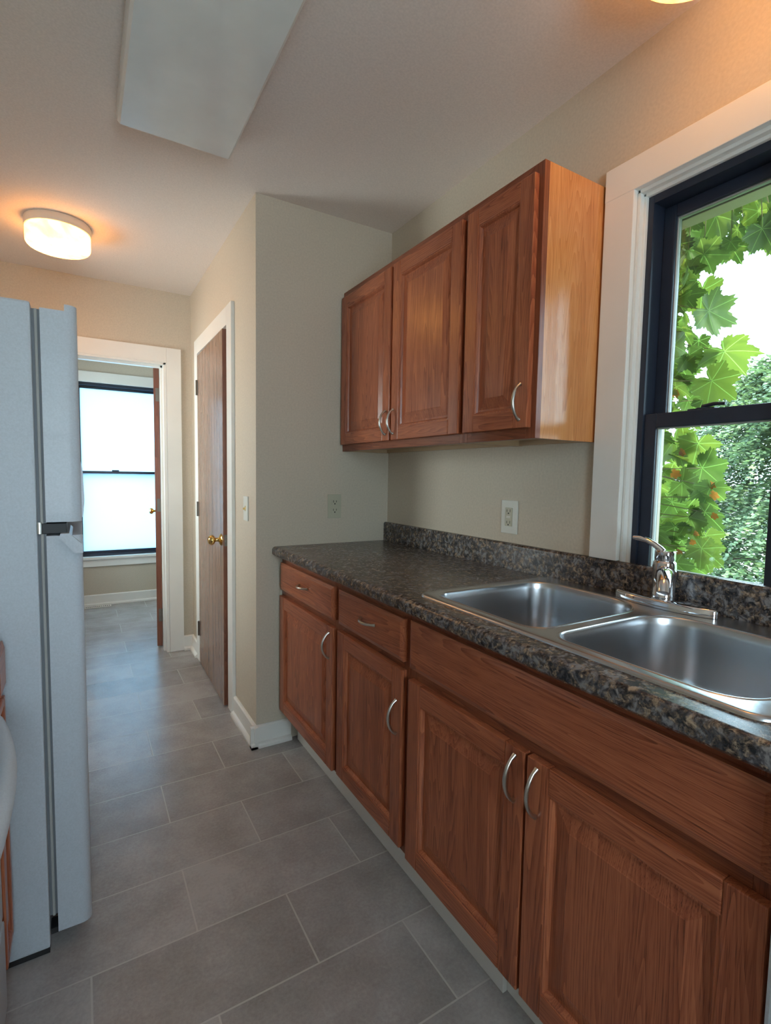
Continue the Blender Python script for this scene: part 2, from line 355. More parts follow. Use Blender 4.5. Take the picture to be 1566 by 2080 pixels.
# back room: end wall with frosted window x -1.395..-0.50, z 0.46..2.04
FX0, FX1, FZ0, FZ1 = -1.395, -0.48, 0.455, 2.055
bm = BM()
box(bm, X0, FX0, Y3, Y3+0.14, 0, H); box(bm, FX1, 0.14, Y3, Y3+0.14, 0, H); box(bm, FX0, FX1, Y3, Y3+0.14, 0, FZ0); box(bm, FX0, FX1, Y3, Y3+0.14, FZ1, H)
struct(obj('wall_back_room_end', bm, WALL))
struct(boxo('wall_back_room_right', (0.0, 0.14, Y2+0.12, Y3, 0, H), WALL))

# ------------------------------------------------------------------ baseboards and casings
def base_profile(bm, axis, a, b, face, sgn, h=0.10):
    """baseboard + shoe along an axis; face = wall plane, sgn = direction into the room"""
    t = 0.014*sgn; s = 0.030*sgn
    poly = [(face, 0.0), (face+s, 0.0), (face+s, 0.012), (face+s*0.80, 0.019), (face+t, 0.024), (face+t, h-0.006), (face+t*0.55, h), (face, h)]
    prism(bm, poly, axis, a, b)
def xbase(name, y, sgn, xa, xb):
    bm = BM(); t = 0.014*sgn; s = 0.030*sgn
    poly = [(y, 0.0), (y+s, 0.0), (y+s, 0.012), (y+s*0.80, 0.019), (y+t, 0.024), (y+t, 0.094), (y+t*0.55, 0.10), (y, 0.10)]
    prism(bm, poly, 0, xa, xb); return struct(obj(name, bm, TRIM))
def ybase(name, x, sgn, ya, yb):
    bm = BM(); base_profile(bm, 1, ya, yb, x, sgn); return struct(obj(name, bm, TRIM))
xbase('baseboard_back', 0.0, -1, XP-0.030, -0.522)
ybase('baseboard_hall', XP, -1, -0.030, 0.355)
ybase('baseboard_hall_end', XP, -1, 1.30, Y2)
xbase('baseboard_far', Y2, -1, -0.752, XP-0.001)
xbase('baseboard_back_room', Y3, -1, X0, 0.0)
ybase('baseboard_left', X0, 1, 0.1, Y2)

def casing_y(name, yo0, yo1, yi0, yi1, x, sgn, ztop, zo, zb=0.0, t=0.018, bottom=None):
    """casing of an opening lying in a wall plane x; legs and head"""
    bm = BM(); xa, xb = x, x+t*sgn
    box(bm, xa, xb, yo0, yi0, zb, zo, 0.002); box(bm, xa, xb, yi1, yo1, zb, zo, 0.002); box(bm, xa, xb, yi0, yi1, ztop, zo, 0.002)
    return struct(obj(name, bm, TRIM))
# closet
casing_y('trim_1', 0.355, 1.300, CY0-0.004, CY1+0.004, XP, -1, CZ, 2.098)
bm = BM()
box(bm, XP, XP+0.11, CY0-0.004, CY0+0.012, 0, CZ); box(bm, XP, XP+0.11, CY1-0.012, CY1+0.004, 0, CZ); box(bm, XP, XP+0.11, CY0, CY1, CZ-0.012, CZ+0.003)
struct(obj('trim_2', bm, TRIM))
# doorway casing + stepped jamb
bm = BM(); ya, yb = Y2, Y2-0.018
box(bm, DX1+0.004, -0.752, yb, ya, 0, 2.082, 0.002); box(bm, DX0-0.10, DX0-0.004, yb, ya, 0, 2.082, 0.002); box(bm, DX0-0.004, DX1+0.004, yb, ya, DZ-0.004, 2.082, 0.002)
struct(obj('trim_3', bm, TRIM))
bm = BM()
box(bm, DX1-0.016, DX1+0.003, Y2-0.014, Y2+0.118, 0, DZ, 0.001); box(bm, DX1-0.030, DX1-0.010, Y2+0.03, Y2+0.068, 0, DZ-0.01, 0.001)
box(bm, DX0-0.003, DX0+0.016, Y2-0.014, Y2+0.118, 0, DZ, 0.001)
box(bm, DX0, DX1, Y2-0.014, Y2+0.118, DZ-0.016, DZ+0.003, 0.001); box(bm, DX0, DX1, Y2+0.03, Y2+0.068, DZ-0.03, DZ-0.012, 0.001)
struct(obj('trim_4', bm, TRIM))
# kitchen window casing (sits down on the backsplash)
bm = BM()
box(bm, -0.020, 0, WY1, WY1+0.092, 1.019, 2.145, 0.002); box(bm, -0.020, 0, WY0-0.092, WY0, 1.019, 2.145, 0.002)
box(bm, -0.021, 0, WY0-0.092, WY1+0.092, WZ1, 2.146, 0.002)
struct(obj('trim_5', bm, TRIM))
bm = BM()   # painted jamb liner in two steps, and sill
for (y, s) in ((WY1, -1), (WY0, 1)):
    box(bm, -0.004, 0.040, y-0.001, y+0.010*s, WZ0, WZ1, 0.0015); box(bm, 0.012, 0.034, y, y+0.018*s, WZ0, WZ1-0.008, 0.003)
box(bm, -0.004, 0.040, WY0, WY1, WZ1-0.010, WZ1, 0.0015); box(bm, 0.012, 0.034, WY0, WY1, WZ1-0.019, WZ1-0.008, 0.003)
box(bm, -0.001, 0.045, WY0, WY1, WZ0, 1.004, 0.002)
struct(obj('trim_6', bm, TRIM))
bm = BM()   # exterior head trim and reveal, tan
box(bm, 0.118, 0.17, WY0-0.08, WY1+0.08, 1.985, 2.10, 0.002); box(bm, 0.118, 0.17, WY1-0.012, WY1+0.08, 0.9, 2.0, 0.002); box(bm, 0.118, 0.17, WY0-0.08, WY0+0.012, 0.9, 2.0, 0.002)
struct(obj('trim_7', bm, TAN))

# ------------------------------------------------------------------ windows
def rect_frame_yz(bm, x0, x1, y0, y1, z0, z1, w, wt=None, wb=None, bev=0.002):
    wt = w if wt is None else wt; wb = w if wb is None else wb
    box(bm, x0, x1, y0, y0+w, z0, z1, bev); box(bm, x0, x1, y1-w, y1, z0, z1, bev)
    box(bm, x0, x1, y0+w, y1-w, z1-wt, z1, bev); box(bm, x0, x1, y0+w, y1-w, z0, z0+wb, bev)
def rect_frame_xz(bm, y0, y1, x0, x1, z0, z1, w, wt=None, wb=None, bev=0.002):
    wt = w if wt is None else wt; wb = w if wb is None else wb
    box(bm, x0, x0+w, y0, y1, z0, z1, bev); box(bm, x1-w, x1, y0, y1, z0, z1, bev)
    box(bm, x0+w, x1-w, y0, y1, z1-wt, z1, bev); box(bm, x0+w, x1-w, y0, y1, z0, z0+wb, bev)
w1 = bpy.data.objects.new('window_1', None); C.objects.link(w1); w1.location = (0.06, (WY0+WY1)/2, WZ0); struct(w1)
bm = BM(); a0, a1 = WY0+0.008, WY1-0.008
rect_frame_yz(bm, 0.022, 0.118, a0, a1, WZ0+0.003, WZ1-0.010, 0.026, wt=0.030, wb=0.03)
obj('window_frame', bm, BRONZE, w1)
MR = 1.442
def sash(x0, x1, z0, z1, wb, wt):
    bm = BM(); rect_frame_yz(bm, x0, x1, a0+0.0265, a1-0.0265, z0, z1, 0.034, wt=wt, wb=wb, bev=0.003)
    s = obj('sash', bm, BRONZE, w1)
    bm = BM(); rect_frame_yz(bm, (x0+x1)/2-0.007, (x0+x1)/2+0.007, a0+0.0600, a1-0.0600, z0+wb, z1-wt, 0.003, bev=0)
    obj('glazing_bead', bm, GASKL, s)
    bm = BM(); box(bm, (x0+x1)/2-0.002, (x0+x1)/2+0.002, a0+0.0605, a1-0.0605, z0+wb, z1-wt); obj('pane', bm, GLASS, s)
    return s
sash(0.072, 0.104, 1.405, WZ1-0.042, 0.038, 0.034)          # upper, outer
sash(0.030, 0.062, WZ0+0.035, MR, 0.018, 0.040)           # lower, inner
bm = BM(); yc = (a0+a1)/2   # sash lock on the meeting rail
lathe(bm, [(0.0, 0.0), (0.016, 0.0), (0.015, 0.006), (0.0, 0.008)], (0.050, yc+0.03, MR-0.001), 20)
box(bm, 0.036, 0.064, yc-0.005, yc+0.062, MR, MR+0.004, 0.0015); tube(bm, [(0.05, yc+0.03, MR+0.008), (0.043, yc, MR+0.012), (0.040, yc-0.03, MR+0.010)], [0.006, 0.005, 0.004], 8)
obj('sash_lock', bm, BRONZE, w1, 0.6)

w2 = bpy.data.objects.new('window_2', None); C.objects.link(w2); w2.location = ((FX0+FX1)/2, Y3+0.07, FZ0); struct(w2)
bm = BM(); rect_frame_xz(bm, Y3+0.03, Y3+0.12, FX0+0.003, FX1-0.003, FZ0+0.003, FZ1-0.003, 0.024)
obj('window_frame', bm, BRONZE, w2)
for (ya_, yb_, z0, z1) in ((Y3+0.085, Y3+0.11, 1.215, FZ1-0.027), (Y3+0.045, Y3+0.07, FZ0+0.027, 1.250)):
    bm = BM(); rect_frame_xz(bm, ya_, yb_, FX0+0.0275, FX1-0.0275, z0, z1, 0.022, bev=0.002)
    s = obj('sash', bm, BRONZE, w2)
    bm = BM(); box(bm, FX0+0.048, FX1-0.048, (ya_+yb_)/2-0.002, (ya_+yb_)/2+0.002, z0+0.021, z1-0.021); obj('pane', bm, FROST, s)
bm = BM(); box(bm, -1.10, -1.04, Y3+0.046, Y3+0.068, 1.250, 1.262, 0.003); obj('sash_lock', bm, BRONZE, w2)
bm = BM()
box(bm, FX0-0.09, FX1+0.09, Y3-0.018, Y3, FZ1-0.004, 2.145, 0.002); box(bm, FX0-0.09, FX0+0.004, Y3-0.018, Y3, FZ0-0.02, FZ1-0.004, 0.002); box(bm, FX1-0.004, FX1+0.09, Y3-0.018, Y3, FZ0-0.02, FZ1-0.004, 0.002)
box(bm, FX0-0.10, FX1+0.10, Y3-0.035, Y3+0.03, FZ0-0.022, FZ0+0.002, 0.003); box(bm, FX0-0.09, FX1+0.09, Y3-0.018, Y3, 0.365, FZ0-0.022, 0.002)
struct(obj('trim_8', bm, TRIM))

# plain windows added in the three made-up openings that let fill light in
def plain_window(name, x0, x1, y0, y1, z0, z1):
    w = bpy.data.objects.new(name, None); C.objects.link(w); w.location = ((x0+x1)/2, (y0+y1)/2, z0); struct(w)
    bm = BM(); pb = BM(); zm = (z0+z1)/2
    if x1-x0 < y1-y0:
        rect_frame_yz(bm, x0+0.03, x1-0.03, y0+0.003, y1-0.003, z0+0.003, z1-0.003, 0.035); box(bm, x0+0.04, x1-0.04, y0+0.035, y1-0.035, zm-0.015, zm+0.015)
        box(pb, (x0+x1)/2-0.002, (x0+x1)/2+0.002, y0+0.036, y1-0.036, z0+0.036, z1-0.036)
    else:
        rect_frame_xz(bm, y0+0.03, y1-0.03, x0+0.003, x1-0.003, z0+0.003, z1-0.003, 0.035); box(bm, x0+0.035, x1-0.035, y0+0.04, y1-0.04, zm-0.015, zm+0.015)
        box(pb, x0+0.036, x1-0.036, (y0+y1)/2-0.002, (y0+y1)/2+0.002, z0+0.036, z1-0.036)
    obj('window_frame', bm, BRONZE, w); obj('pane', pb, GLASS, w)
plain_window('added_window_3', X0-0.14, X0, LY0, LY1, LZ0, LZ1)
plain_window('added_window_4', X0-0.14, X0, 1.9, 2.9, 0.7, 2.0)
plain_window('added_window_5', -1.65, -0.85, YR-0.14, YR, 0.9, 2.1)

# ------------------------------------------------------------------ doors
# closet door, slightly ajar, hinged at the far jamb
d1 = bpy.data.objects.new('door_1', None); C.objects.link(d1); struct(d1)
HP = Vector((XP-0.020, CY1-0.014, 0.0)); d1.location = HP
DW = CY1-0.014-(CY0+0.016)
bm = BM(); box(bm, HP.x, HP.x+0.034, HP.y-DW, HP.y, 0.008, CZ-0.016, 0.001, 0, 1, board=0.0)
lay = bm.faces.layers.float['board']
for f in bm.faces:
    if abs(f.calc_center_median().x-HP.x) > 0.002: f.material_index = 1
obj('door_panel', bm, [DOORM, EDGEM], d1)
bm = BM(); ky, kz = HP.y-DW+0.048, 0.900
def lathe_x(bm, prof, c, n=32):
    rings = []
    for r, t in prof:
        rings.append([bm.verts.new((c[0]-t, c[1]+max(r, 1e-4)*math.cos(2*PI*k/n), c[2]+max(r, 1e-4)*math.sin(2*PI*k/n))) for k in range(n)])
    for a, b in zip(rings, rings[1:]):
        for k in range(n): bm.faces.new((a[k], a[(k+1) % n], b[(k+1) % n], b[k]))
lathe_x(bm, [(0, 0), (0.032, 0.0), (0.032, 0.003), (0.026, 0.008), (0.014, 0.012), (0.010, 0.018), (0.010, 0.030), (0.020, 0.036), (0.026, 0.044), (0.027, 0.052), (0.022, 0.062), (0.017, 0.066), (0.012, 0.063), (0, 0.063)], (HP.x, ky, kz))
tag(obj('door_knob', bm, BRASS, d1, 0.7), 'polished brass knob')
bm = BM(); box(bm, HP.x+0.006, HP.x+0.028, HP.y-DW-0.0015, HP.y-DW+0.0002, kz-0.03, kz+0.03, 0.0005); box(bm, HP.x+0.011, HP.x+0.023, HP.y-DW-0.009, HP.y-DW, kz-0.01, kz+0.01, 0.001)
obj('latch', bm, HINGE, d1)
for z in (1.79, 1.02, 0.235):
    bm = BM(); box(bm, HP.x-0.004, HP.x+0.0, HP.y-0.022, HP.y-0.003, z-0.045, z+0.045, 0.0006); tube(bm, [(HP.x-0.006, HP.y, z-0.047), (HP.x-0.006, HP.y, z+0.047)], 0.006, 10); box(bm, HP.x-0.004, HP.x, HP.y+0.003, HP.y+0.022, z-0.045, z+0.045, 0.0006)
    obj('hinge', bm, HINGE, d1)
d1.rotation_euler = (0, 0, math.radians(-1.1))

# doorway door swung open into the back room
d2 = bpy.data.objects.new('door_2', None); C.objects.link(d2); struct(d2)
HX, HY = DX1-0.016, Y2+0.120; d2.location = (HX-0.02, HY, 0)
bm = BM(); box(bm, HX-0.046, HX-0.011, HY, HY+0.76, 0.012, DZ-0.02, 0.001, 0, 1, board=0.0)
for f in bm.faces:
    if abs(f.normal.y) > 0.9 or abs(f.calc_center_median().y-HY) < 0.002: f.material_index = 1
obj('door_panel', bm, [EDGEM, EDGEM], d2)
for z in (1.785, 1.02, 0.235):
    bm = BM(); box(bm, HX-0.034, HX-0.012, HY-0.002, HY+0.0005, z-0.045, z+0.045, 0.0005)
    for k in range(3):
        lathe(bm, [(0, 0), (0.003, 0), (0.003, 0.001), (0, 0.001)], (HX-0.024, HY-0.003, z-0.03+0.03*k), 8)
    tube(bm, [(HX-0.006, HY-0.004, z-0.047), (HX-0.006, HY-0.004, z+0.047)], 0.006, 10); box(bm, HX-0.003, HX, HY-0.034, HY-0.004, z-0.045, z+0.045, 0.0005)
    obj('hinge', bm, HINGE, d2)
bm = BM(); lathe_x(bm, [(0, 0), (0.03, 0.0), (0.026, 0.008), (0.010, 0.012), (0.010, 0.030), (0.024, 0.040), (0.026, 0.052), (0.018, 0.062), (0, 0.062)], (HX-0.046, HY+0.70, 0.93)); obj('door_knob', bm, BRASS, d2, 0.7)

d2.rotation_euler = (0, 0, math.radians(-8))

# ------------------------------------------------------------------ cabinet parts
def handle(bm, c, length, axis, out=0.027):
    """arched bar pull, bowing towards -x"""
    n = 14; pts = []; rads = []
    for i in range(n+1):
        t = i/n; s = (t-0.5)*length; b = math.sin(PI*t)**0.65
        p = Vector(c) + Vector((-0.003-out*b, 0, 0)); p[axis] += s; pts.append(p); rads.append(0.0036+0.0012*math.sin(PI*t) if 0 < i < n else 0.0055)
    tube(bm, pts, rads, 10)
def cab_door(parent, y0, y1, z0, z1, xf, name='door', t=0.019, fw_=0.052, hpos=None, hlen=0.100, hinge=True):
    """raised-panel door whose face is the plane x=xf, facing -x"""
    ya, yb = sorted((y0, y1)); bm = BM(); lay = bm.faces.layers.float['board']
    box(bm, xf, xf+t, ya, ya+fw_, z0, z1, 0.003, 0); box(bm, xf, xf+t, yb-fw_, yb, z0, z1, 0.003, 0)
    box(bm, xf, xf+t, ya+fw_, yb-fw_, z0, z0+fw_, 0.003, 1); box(bm, xf, xf+t, ya+fw_, yb-fw_, z1-fw_, z1, 0.003, 1)
    rings = [(fw_-0.004, 0.0022), (fw_+0.004, 0.0022), (fw_+0.007, 0.006), (fw_+0.010, 0.0125), (fw_+0.016, 0.0125), (fw_+0.046, 0.0050), (fw_+0.048, 0.0040)]
    prev = None; bd = random.random()*9
    for i, (ins, dx) in enumerate(rings):
        vs = [bm.verts.new((xf+dx, y, z)) for y, z in ((ya+ins, z0+ins), (yb-ins, z0+ins), (yb-ins, z1-ins), (ya+ins, z1-ins))]
        if prev:
            for k in range(4):
                f = bm.faces.new((prev[k], prev[(k+1) % 4], vs[(k+1) % 4], vs[k])); f[lay] = bd; f.material_index = 0
        prev = vs
    f = bm.faces.new(prev); f[lay] = bd
    d = obj(name, bm, [OAKV, OAKH], parent)
    if hpos:
        hb = BM(); handle(hb, (xf, hpos[0], hpos[1]), hlen, 2); obj('handle', hb, NICK, d, 0.8)
    return d
def slab_front(parent, y0, y1, z0, z1, xf, name, hpos=None, t=0.019):
    ya, yb = sorted((y0, y1)); bm = BM(); lay = bm.faces.layers.float['board']; bd = random.random()*9
    rings = [(0.0, t), (0.0, 0.0055), (0.003, 0.0045), (0.010, 0.0015), (0.013, 0.0)]
    prev = None
    for ins, dx in rings:
        vs = [bm.verts.new((xf+dx, y, z)) for y, z in ((ya+ins, z0+ins), (yb-ins, z0+ins), (yb-ins, z1-ins), (ya+ins, z1-ins))]
        if prev:
            for k in range(4): bm.faces.new((prev[k], prev[(k+1) % 4], vs[(k+1) % 4], vs[k]))[lay] = bd
        else: bm.faces.new(vs[::-1])[lay] = bd
        prev = vs
    bm.faces.new(prev)[lay] = bd
    d = obj(name, bm, OAKH, parent)
    if hpos:
        hb = BM(); handle(hb, (xf, hpos[0], hpos[1]), 0.088, 1, 0.024); obj('handle', hb, NICK, d, 0.8)
    return d

# ---- base cabinets
FXB = -0.582; FFB = -0.563     # door faces, face-frame plane
def base_unit(loc, label, ya, yb, openings, end_left=False):
    """carcass + face frame; openings list of (y0,y1,z0,z1)"""
    t = empty('base_cabinet', loc, label, 'cabinet')
    bm = BM()
    box(bm, FFB+0.021, -0.002, ya, ya+0.016, 0.152, 0.883); box(bm, FFB+0.021, -0.002, yb-0.016, yb, 0.152, 0.883)
    box(bm, FFB+0.021, -0.002, ya+0.016, yb-0.016, 0.152, 0.170); box(bm, -0.012, -0.002, ya+0.016, yb-0.016, 0.170, 0.883)
    obj('carcass', bm, MAPLE, t)
    return t
def frame_piece(bm, ya, yb, za, zb, mi, x0=FFB, t=0.02): box(bm, x0, x0+t, ya, yb, za, zb, 0.0008, mi, 1)
u1 = base_unit((-0.30, -0.535, 0.0), 'brown oak base cabinet with two drawers over two doors, against the alcove wall', -1.072, -0.003, None)
bm = BM(); frame_piece(bm, -0.040, -0.003, 0.152, 0.883, 0); frame_piece(bm, -0.650, -0.575, 0.152, 0.883, 0); frame_piece(bm, -1.072, -1.040, 0.152, 0.883, 0)
for a, b in ((-0.575, -0.040), (-1.040, -0.650)):
    frame_piece(bm, a, b, 0.845, 0.883, 1); frame_piece(bm, a, b, 0.690, 0.735, 1); frame_piece(bm, a, b, 0.152, 0.190, 1)
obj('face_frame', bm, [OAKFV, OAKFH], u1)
bm = BM(); box(bm, -0.556, -0.551, -0.575, -0.040, 0.19, 0.845); box(bm, -0.556, -0.551, -1.04, -0.65, 0.19, 0.845); obj('interior_shade_sheet', bm, SHAD, u1)  # thin dark sheets behind the fronts in place of interior shade
slab_front(u1, -0.590, -0.020, 0.728, 0.852, FXB, 'drawer', (-0.315, 0.797))
slab_front(u1, -1.056, -0.632, 0.728, 0.852, FXB, 'drawer', (-0.860, 0.795))
cab_door(u1, -0.592, -0.020, 0.160, 0.700, FXB, hpos=(-0.567, 0.630), hlen=0.096)
cab_door(u1, -1.056, -0.632, 0.172, 0.704, FXB, hpos=(-1.034, 0.560), hlen=0.100)
u2 = base_unit((-0.30, -1.52, 0.0), 'wide oak sink cabinet with long false front over two doors, below the double sink', -1.962, -1.074, None)
bm = BM(); frame_piece(bm, -1.110, -1.074, 0.152, 0.883, 0); frame_piece(bm, -1.962, -1.930, 0.152, 0.883, 0)
frame_piece(bm, -1.930, -1.110, 0.845, 0.883, 1); frame_piece(bm, -1.930, -1.110, 0.680, 0.735, 1); frame_piece(bm, -1.930, -1.110, 0.152, 0.190, 1)
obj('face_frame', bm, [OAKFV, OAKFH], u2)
bm = BM(); box(bm, -0.556, -0.551, -1.93, -1.11, 0.19, 0.845); obj('interior_shade_sheet', bm, SHAD, u2)
slab_front(u2, -1.957, -1.088, 0.722, 0.858, FXB, 'false_front')
cab_door(u2, -1.523, -1.090, 0.165, 0.692, FXB, hpos=(-1.500, 0.628), hlen=0.100, fw_=0.056)
cab_door(u2, -1.957, -1.531, 0.165, 0.692, FXB, hpos=(-1.560, 0.628), hlen=0.100, fw_=0.056)
# white toe-kick boards
bm = BM(); box(bm, -0.497, -0.483, -1.405, -0.032, 0.0, 0.151, 0.002); tk = struct(obj('baseboard_toe_kick', bm, TRIM))
bm = BM(); box(bm, -0.482, -0.470, -1.962, -1.400, 0.0, 0.151, 0.002); tk2 = struct(obj('baseboard_toe_kick_right', bm, TRIM))

# ---- dishwasher at the right end
dw = empty('dishwasher', (-0.30, -2.27, 0.0), 'white dishwasher beside the sink cabinet, cut off by the right edge of the photo', 'dishwasher')
bm = BM(); box(bm, -0.56, -0.04, -2.565, -1.968, 0.10, 0.880, 0.004); obj('body', bm, GASK, dw)
bm = BM(); box(bm, -0.600, -0.561, -2.565, -1.966, 0.11, 0.740, 0.006); obj('door', bm, APPL, dw)
bm = BM(); box(bm, -0.603, -0.561, -2.565, -1.966, 0.744, 0.880, 0.008); obj('control_panel', bm, APPL, dw)

# ---- worktop with backsplash and sink cut-out
CT, CB, CX = 0.924, 0.886, -0.612
SY0, SY1, SX0, SX1 = -1.930, -1.083, -0.546, -0.032      # sink rim
bm = BM()
r = 0.017; n = 8
prof = [(-0.53, CB), (CX+0.006, CB), (CX, CB+0.006)] + [(CX+r-r*math.cos(i/n*PI/2), CT-r+r*math.sin(i/n*PI/2)) for i in range(n+1)] + [(-0.53, CT)]
prism(bm, prof, 1, -2.60, -0.002)
box(bm, -0.53, -0.05, -1.115, -0.002, CB, CT); box(bm, -0.53, -0.05, -2.60, -1.905, CB, CT); box(bm, -0.05, -0.003, -2.60, -0.002, CB, CT)
bmesh.ops.remove_doubles(bm, verts=bm.verts, dist=1e-5)
ct = obj('countertop', bm, GRAN, None, 0.5); tag(ct, 'dark speckled laminate countertop with rounded front edge, above the oak base cabinets', 'countertop')
bm = BM()
prof = [(-0.003, CT+0.0005), (-0.022, CT+0.0005), (-0.022, 1.008)] + [(-0.022+0.010-0.010*math.cos(i/6*PI/2), 1.008+0.010*math.sin(i/6*PI/2)) for i in range(1, 7)] + [(-0.003, 1.018)]
prism(bm, prof, 1, -2.60, -0.002)
bs = obj('backsplash', bm, GRAN, ct, 0.5)

# ---- double sink
def rrect(cx0, cx1, cy0, cy1, rads, n=10):
    """rounded rectangle loop, rads for corners (x0y0, x1y0, x1y1, x0y1), counter-clockwise"""
    pts = []
    for (x, y, sx, sy, a0, r_) in ((cx0, cy0, 1, 1, PI, rads[0]), (cx1, cy0, -1, 1, 1.5*PI, rads[1]), (cx1, cy1, -1, -1, 0, rads[2]), (cx0, cy1, 1, -1, 0.5*PI, rads[3])):
        for i in range(n+1):
            a = a0 + i/n*PI/2; pts.append((x+sx*r_+r_*math.cos(a), y+sy*r_+r_*math.sin(a)))
    return pts
sk = empty('kitchen_sink', ((SX0+SX1)/2, (SY0+SY1)/2, CT), 'stainless steel double bowl drop-in sink set in the speckled countertop below the window', 'sink')
ZR = 0.9315
bowls = [((-0.522, -0.100, -1.489, -1.118), (0.055, 0.120, 0.085, 0.045)), ((-0.524, -0.130, -1.900, -1.524), (0.075, 0.085, 0.110, 0.050))]
bm = BM(); outer = rrect(SX0, SX1, SY0, SY1, (0.035,)*4)
ov = [bm.verts.new((x, y, ZR)) for x, y in outer]; edges = [bm.edges.new((ov[i], ov[(i+1) % len(ov)])) for i in range(len(ov))]
for (b, rd) in bowls:
    lp = rrect(b[0]-0.006, b[1]+0.006, b[2]-0.006, b[3]+0.006, tuple(q+0.006 for q in rd))
    vs = [bm.verts.new((x, y, ZR)) for x, y in lp]; edges += [bm.edges.new((vs[i], vs[(i+1) % len(vs)])) for i in range(len(vs))]
bmesh.ops.triangle_fill(bm, use_beauty=True, edges=edges)
for (ins, z) in ((-0.004, ZR-0.001), (-0.007, ZR-0.004), (-0.008, CT+0.0003)):
    lp = rrect(SX0+ins, SX1-ins, SY0+ins, SY1-ins, (0.035-ins,)*4)
    nv = [bm.verts.new((x, y, z)) for x, y in lp]
    for i in range(len(nv)): bm.faces.new((ov[i], ov[(i+1) % len(nv)], nv[(i+1) % len(nv)], nv[i]))
    ov = nv
obj('rim', bm, STEEL, sk, 0.7)
for (b, rd) in bowls:
    bm = BM(); prev = None; D = 0.175
    prof = [(-0.006, 0.0), (-0.004, 0.0012), (-0.001, 0.0014), (0.002, 0.0), (0.004, -0.004), (0.006, -0.02), (0.010, -0.08), (0.014, -D+0.045)]
    for i in range(1, 7): a = i/6*PI/2; prof.append((0.014+0.040*(1-math.cos(a)), -D+0.045-0.042*math.sin(a)))
    prof += [(0.090, -D), (0.130, -D-0.002)]
    for ins, z in prof:
        rr_ = tuple(max(0.012, q-ins) if ins < 0.05 else max(0.03, q-ins*0.6) for q in rd)
        lp = rrect(b[0]+ins, b[1]-ins, b[2]+ins, b[3]-ins, rr_)
        vs = [bm.verts.new((x, y, ZR+z)) for x, y in lp]
        if prev:
            for i in range(len(vs)): bm.faces.new((prev[i], prev[(i+1) % len(vs)], vs[(i+1) % len(vs)], vs[i]))
        prev = vs
    bm.faces.new(prev)
    bo = obj('bowl', bm, STEEL, sk, 0.9)
    cx_, cy_ = (b[0]+b[1])/2, (b[2]+b[3])/2
    bm = BM(); lathe(bm, [(0.0, 0.0005), (0.030, 0.0005), (0.034, 0.004), (0.043, 0.005), (0.045, 0.001)], (cx_, cy_, ZR-D-0.001), 32); obj('drain', bm, CHROME, bo, 0.8)

# ---- faucet
FC = Vector((-0.070, -1.497, ZR+0.0008))
fa = empty('kitchen_faucet', FC, 'single lever chrome faucet on a long deck plate behind the sink', 'faucet')
bm = BM(); prev = None
for ins, z in ((0.0, 0.0), (0.0, 0.015), (0.002, 0.019), (0.006, 0.021)):
    pts = []
    for k in range(64):   # tapered boat-shaped plate
        a = 2*PI*k/64; cy = math.cos(a); sx = math.sin(a)
        L_ = 0.133-ins; wdt = 0.035-ins
        pts.append((FC.x + wdt*(1 if sx >= 0 else -1)*abs(sx)**0.75*(1-0.38*abs(cy)**2.2), FC.y + L_*(1 if cy >= 0 else -1)*abs(cy)**0.85))
    vs = [bm.verts.new((x, y, FC.z+z)) for x, y in pts]
    if prev:
        for i in range(64): bm.faces.new((prev[i], prev[(i+1) % 64], vs[(i+1) % 64], vs[i]))
    prev = vs
bm.faces.new(prev); obj('deck_plate', bm, CHROME, fa, 0.7)
bm = BM(); lathe(bm, [(0.0, 0.0), (0.0270, 0.0), (0.0275, 0.014), (0.0265, 0.016), (0.0270, 0.050), (0.0280, 0.082), (0.0270, 0.094), (0.0235, 0.098), (0.0235, 0.101), (0.0245, 0.103), (0.0245, 0.121), (0.022, 0.1245), (0.0, 0.126)], FC+Vector((0, 0, 0.0205)), 40)
obj('body', bm, CHROME, fa, 0.6)
bm = BM(); h0 = FC+Vector((0, 0, 0.139))
tube(bm, [h0+Vector((0.0, -0.004, -0.008)), h0+Vector((-0.003, 0.012, 0.008)), h0+Vector((-0.007, 0.026, 0.019)), h0+Vector((-0.011, 0.042, 0.027)), h0+Vector((-0.015, 0.060, 0.031)), h0+Vector((-0.019, 0.078, 0.032))], [0.012, 0.0115, 0.010, 0.0095, 0.010, 0.006], 14, flat=0.75)
obj('lever', bm, CHROME, fa, 0.8)
dirv = Vector((CAM.x-FC.x, CAM.y-FC.y, 0)).normalized(); sp0 = FC+Vector((0, 0, 0.072))
bm = BM(); pts = [sp0, sp0+dirv*0.03+Vector((0, 0, 0.012)), sp0+dirv*0.08+Vector((0, 0, 0.026)), sp0+dirv*0.13+Vector((0, 0, 0.026)), sp0+dirv*0.165+Vector((0, 0, 0.014)), sp0+dirv*0.176+Vector((0, 0, -0.004))]
tube(bm, pts, [0.023, 0.021, 0.018, 0.016, 0.0145, 0.0135], 20); obj('spout', bm, CHROME, fa, 0.8)

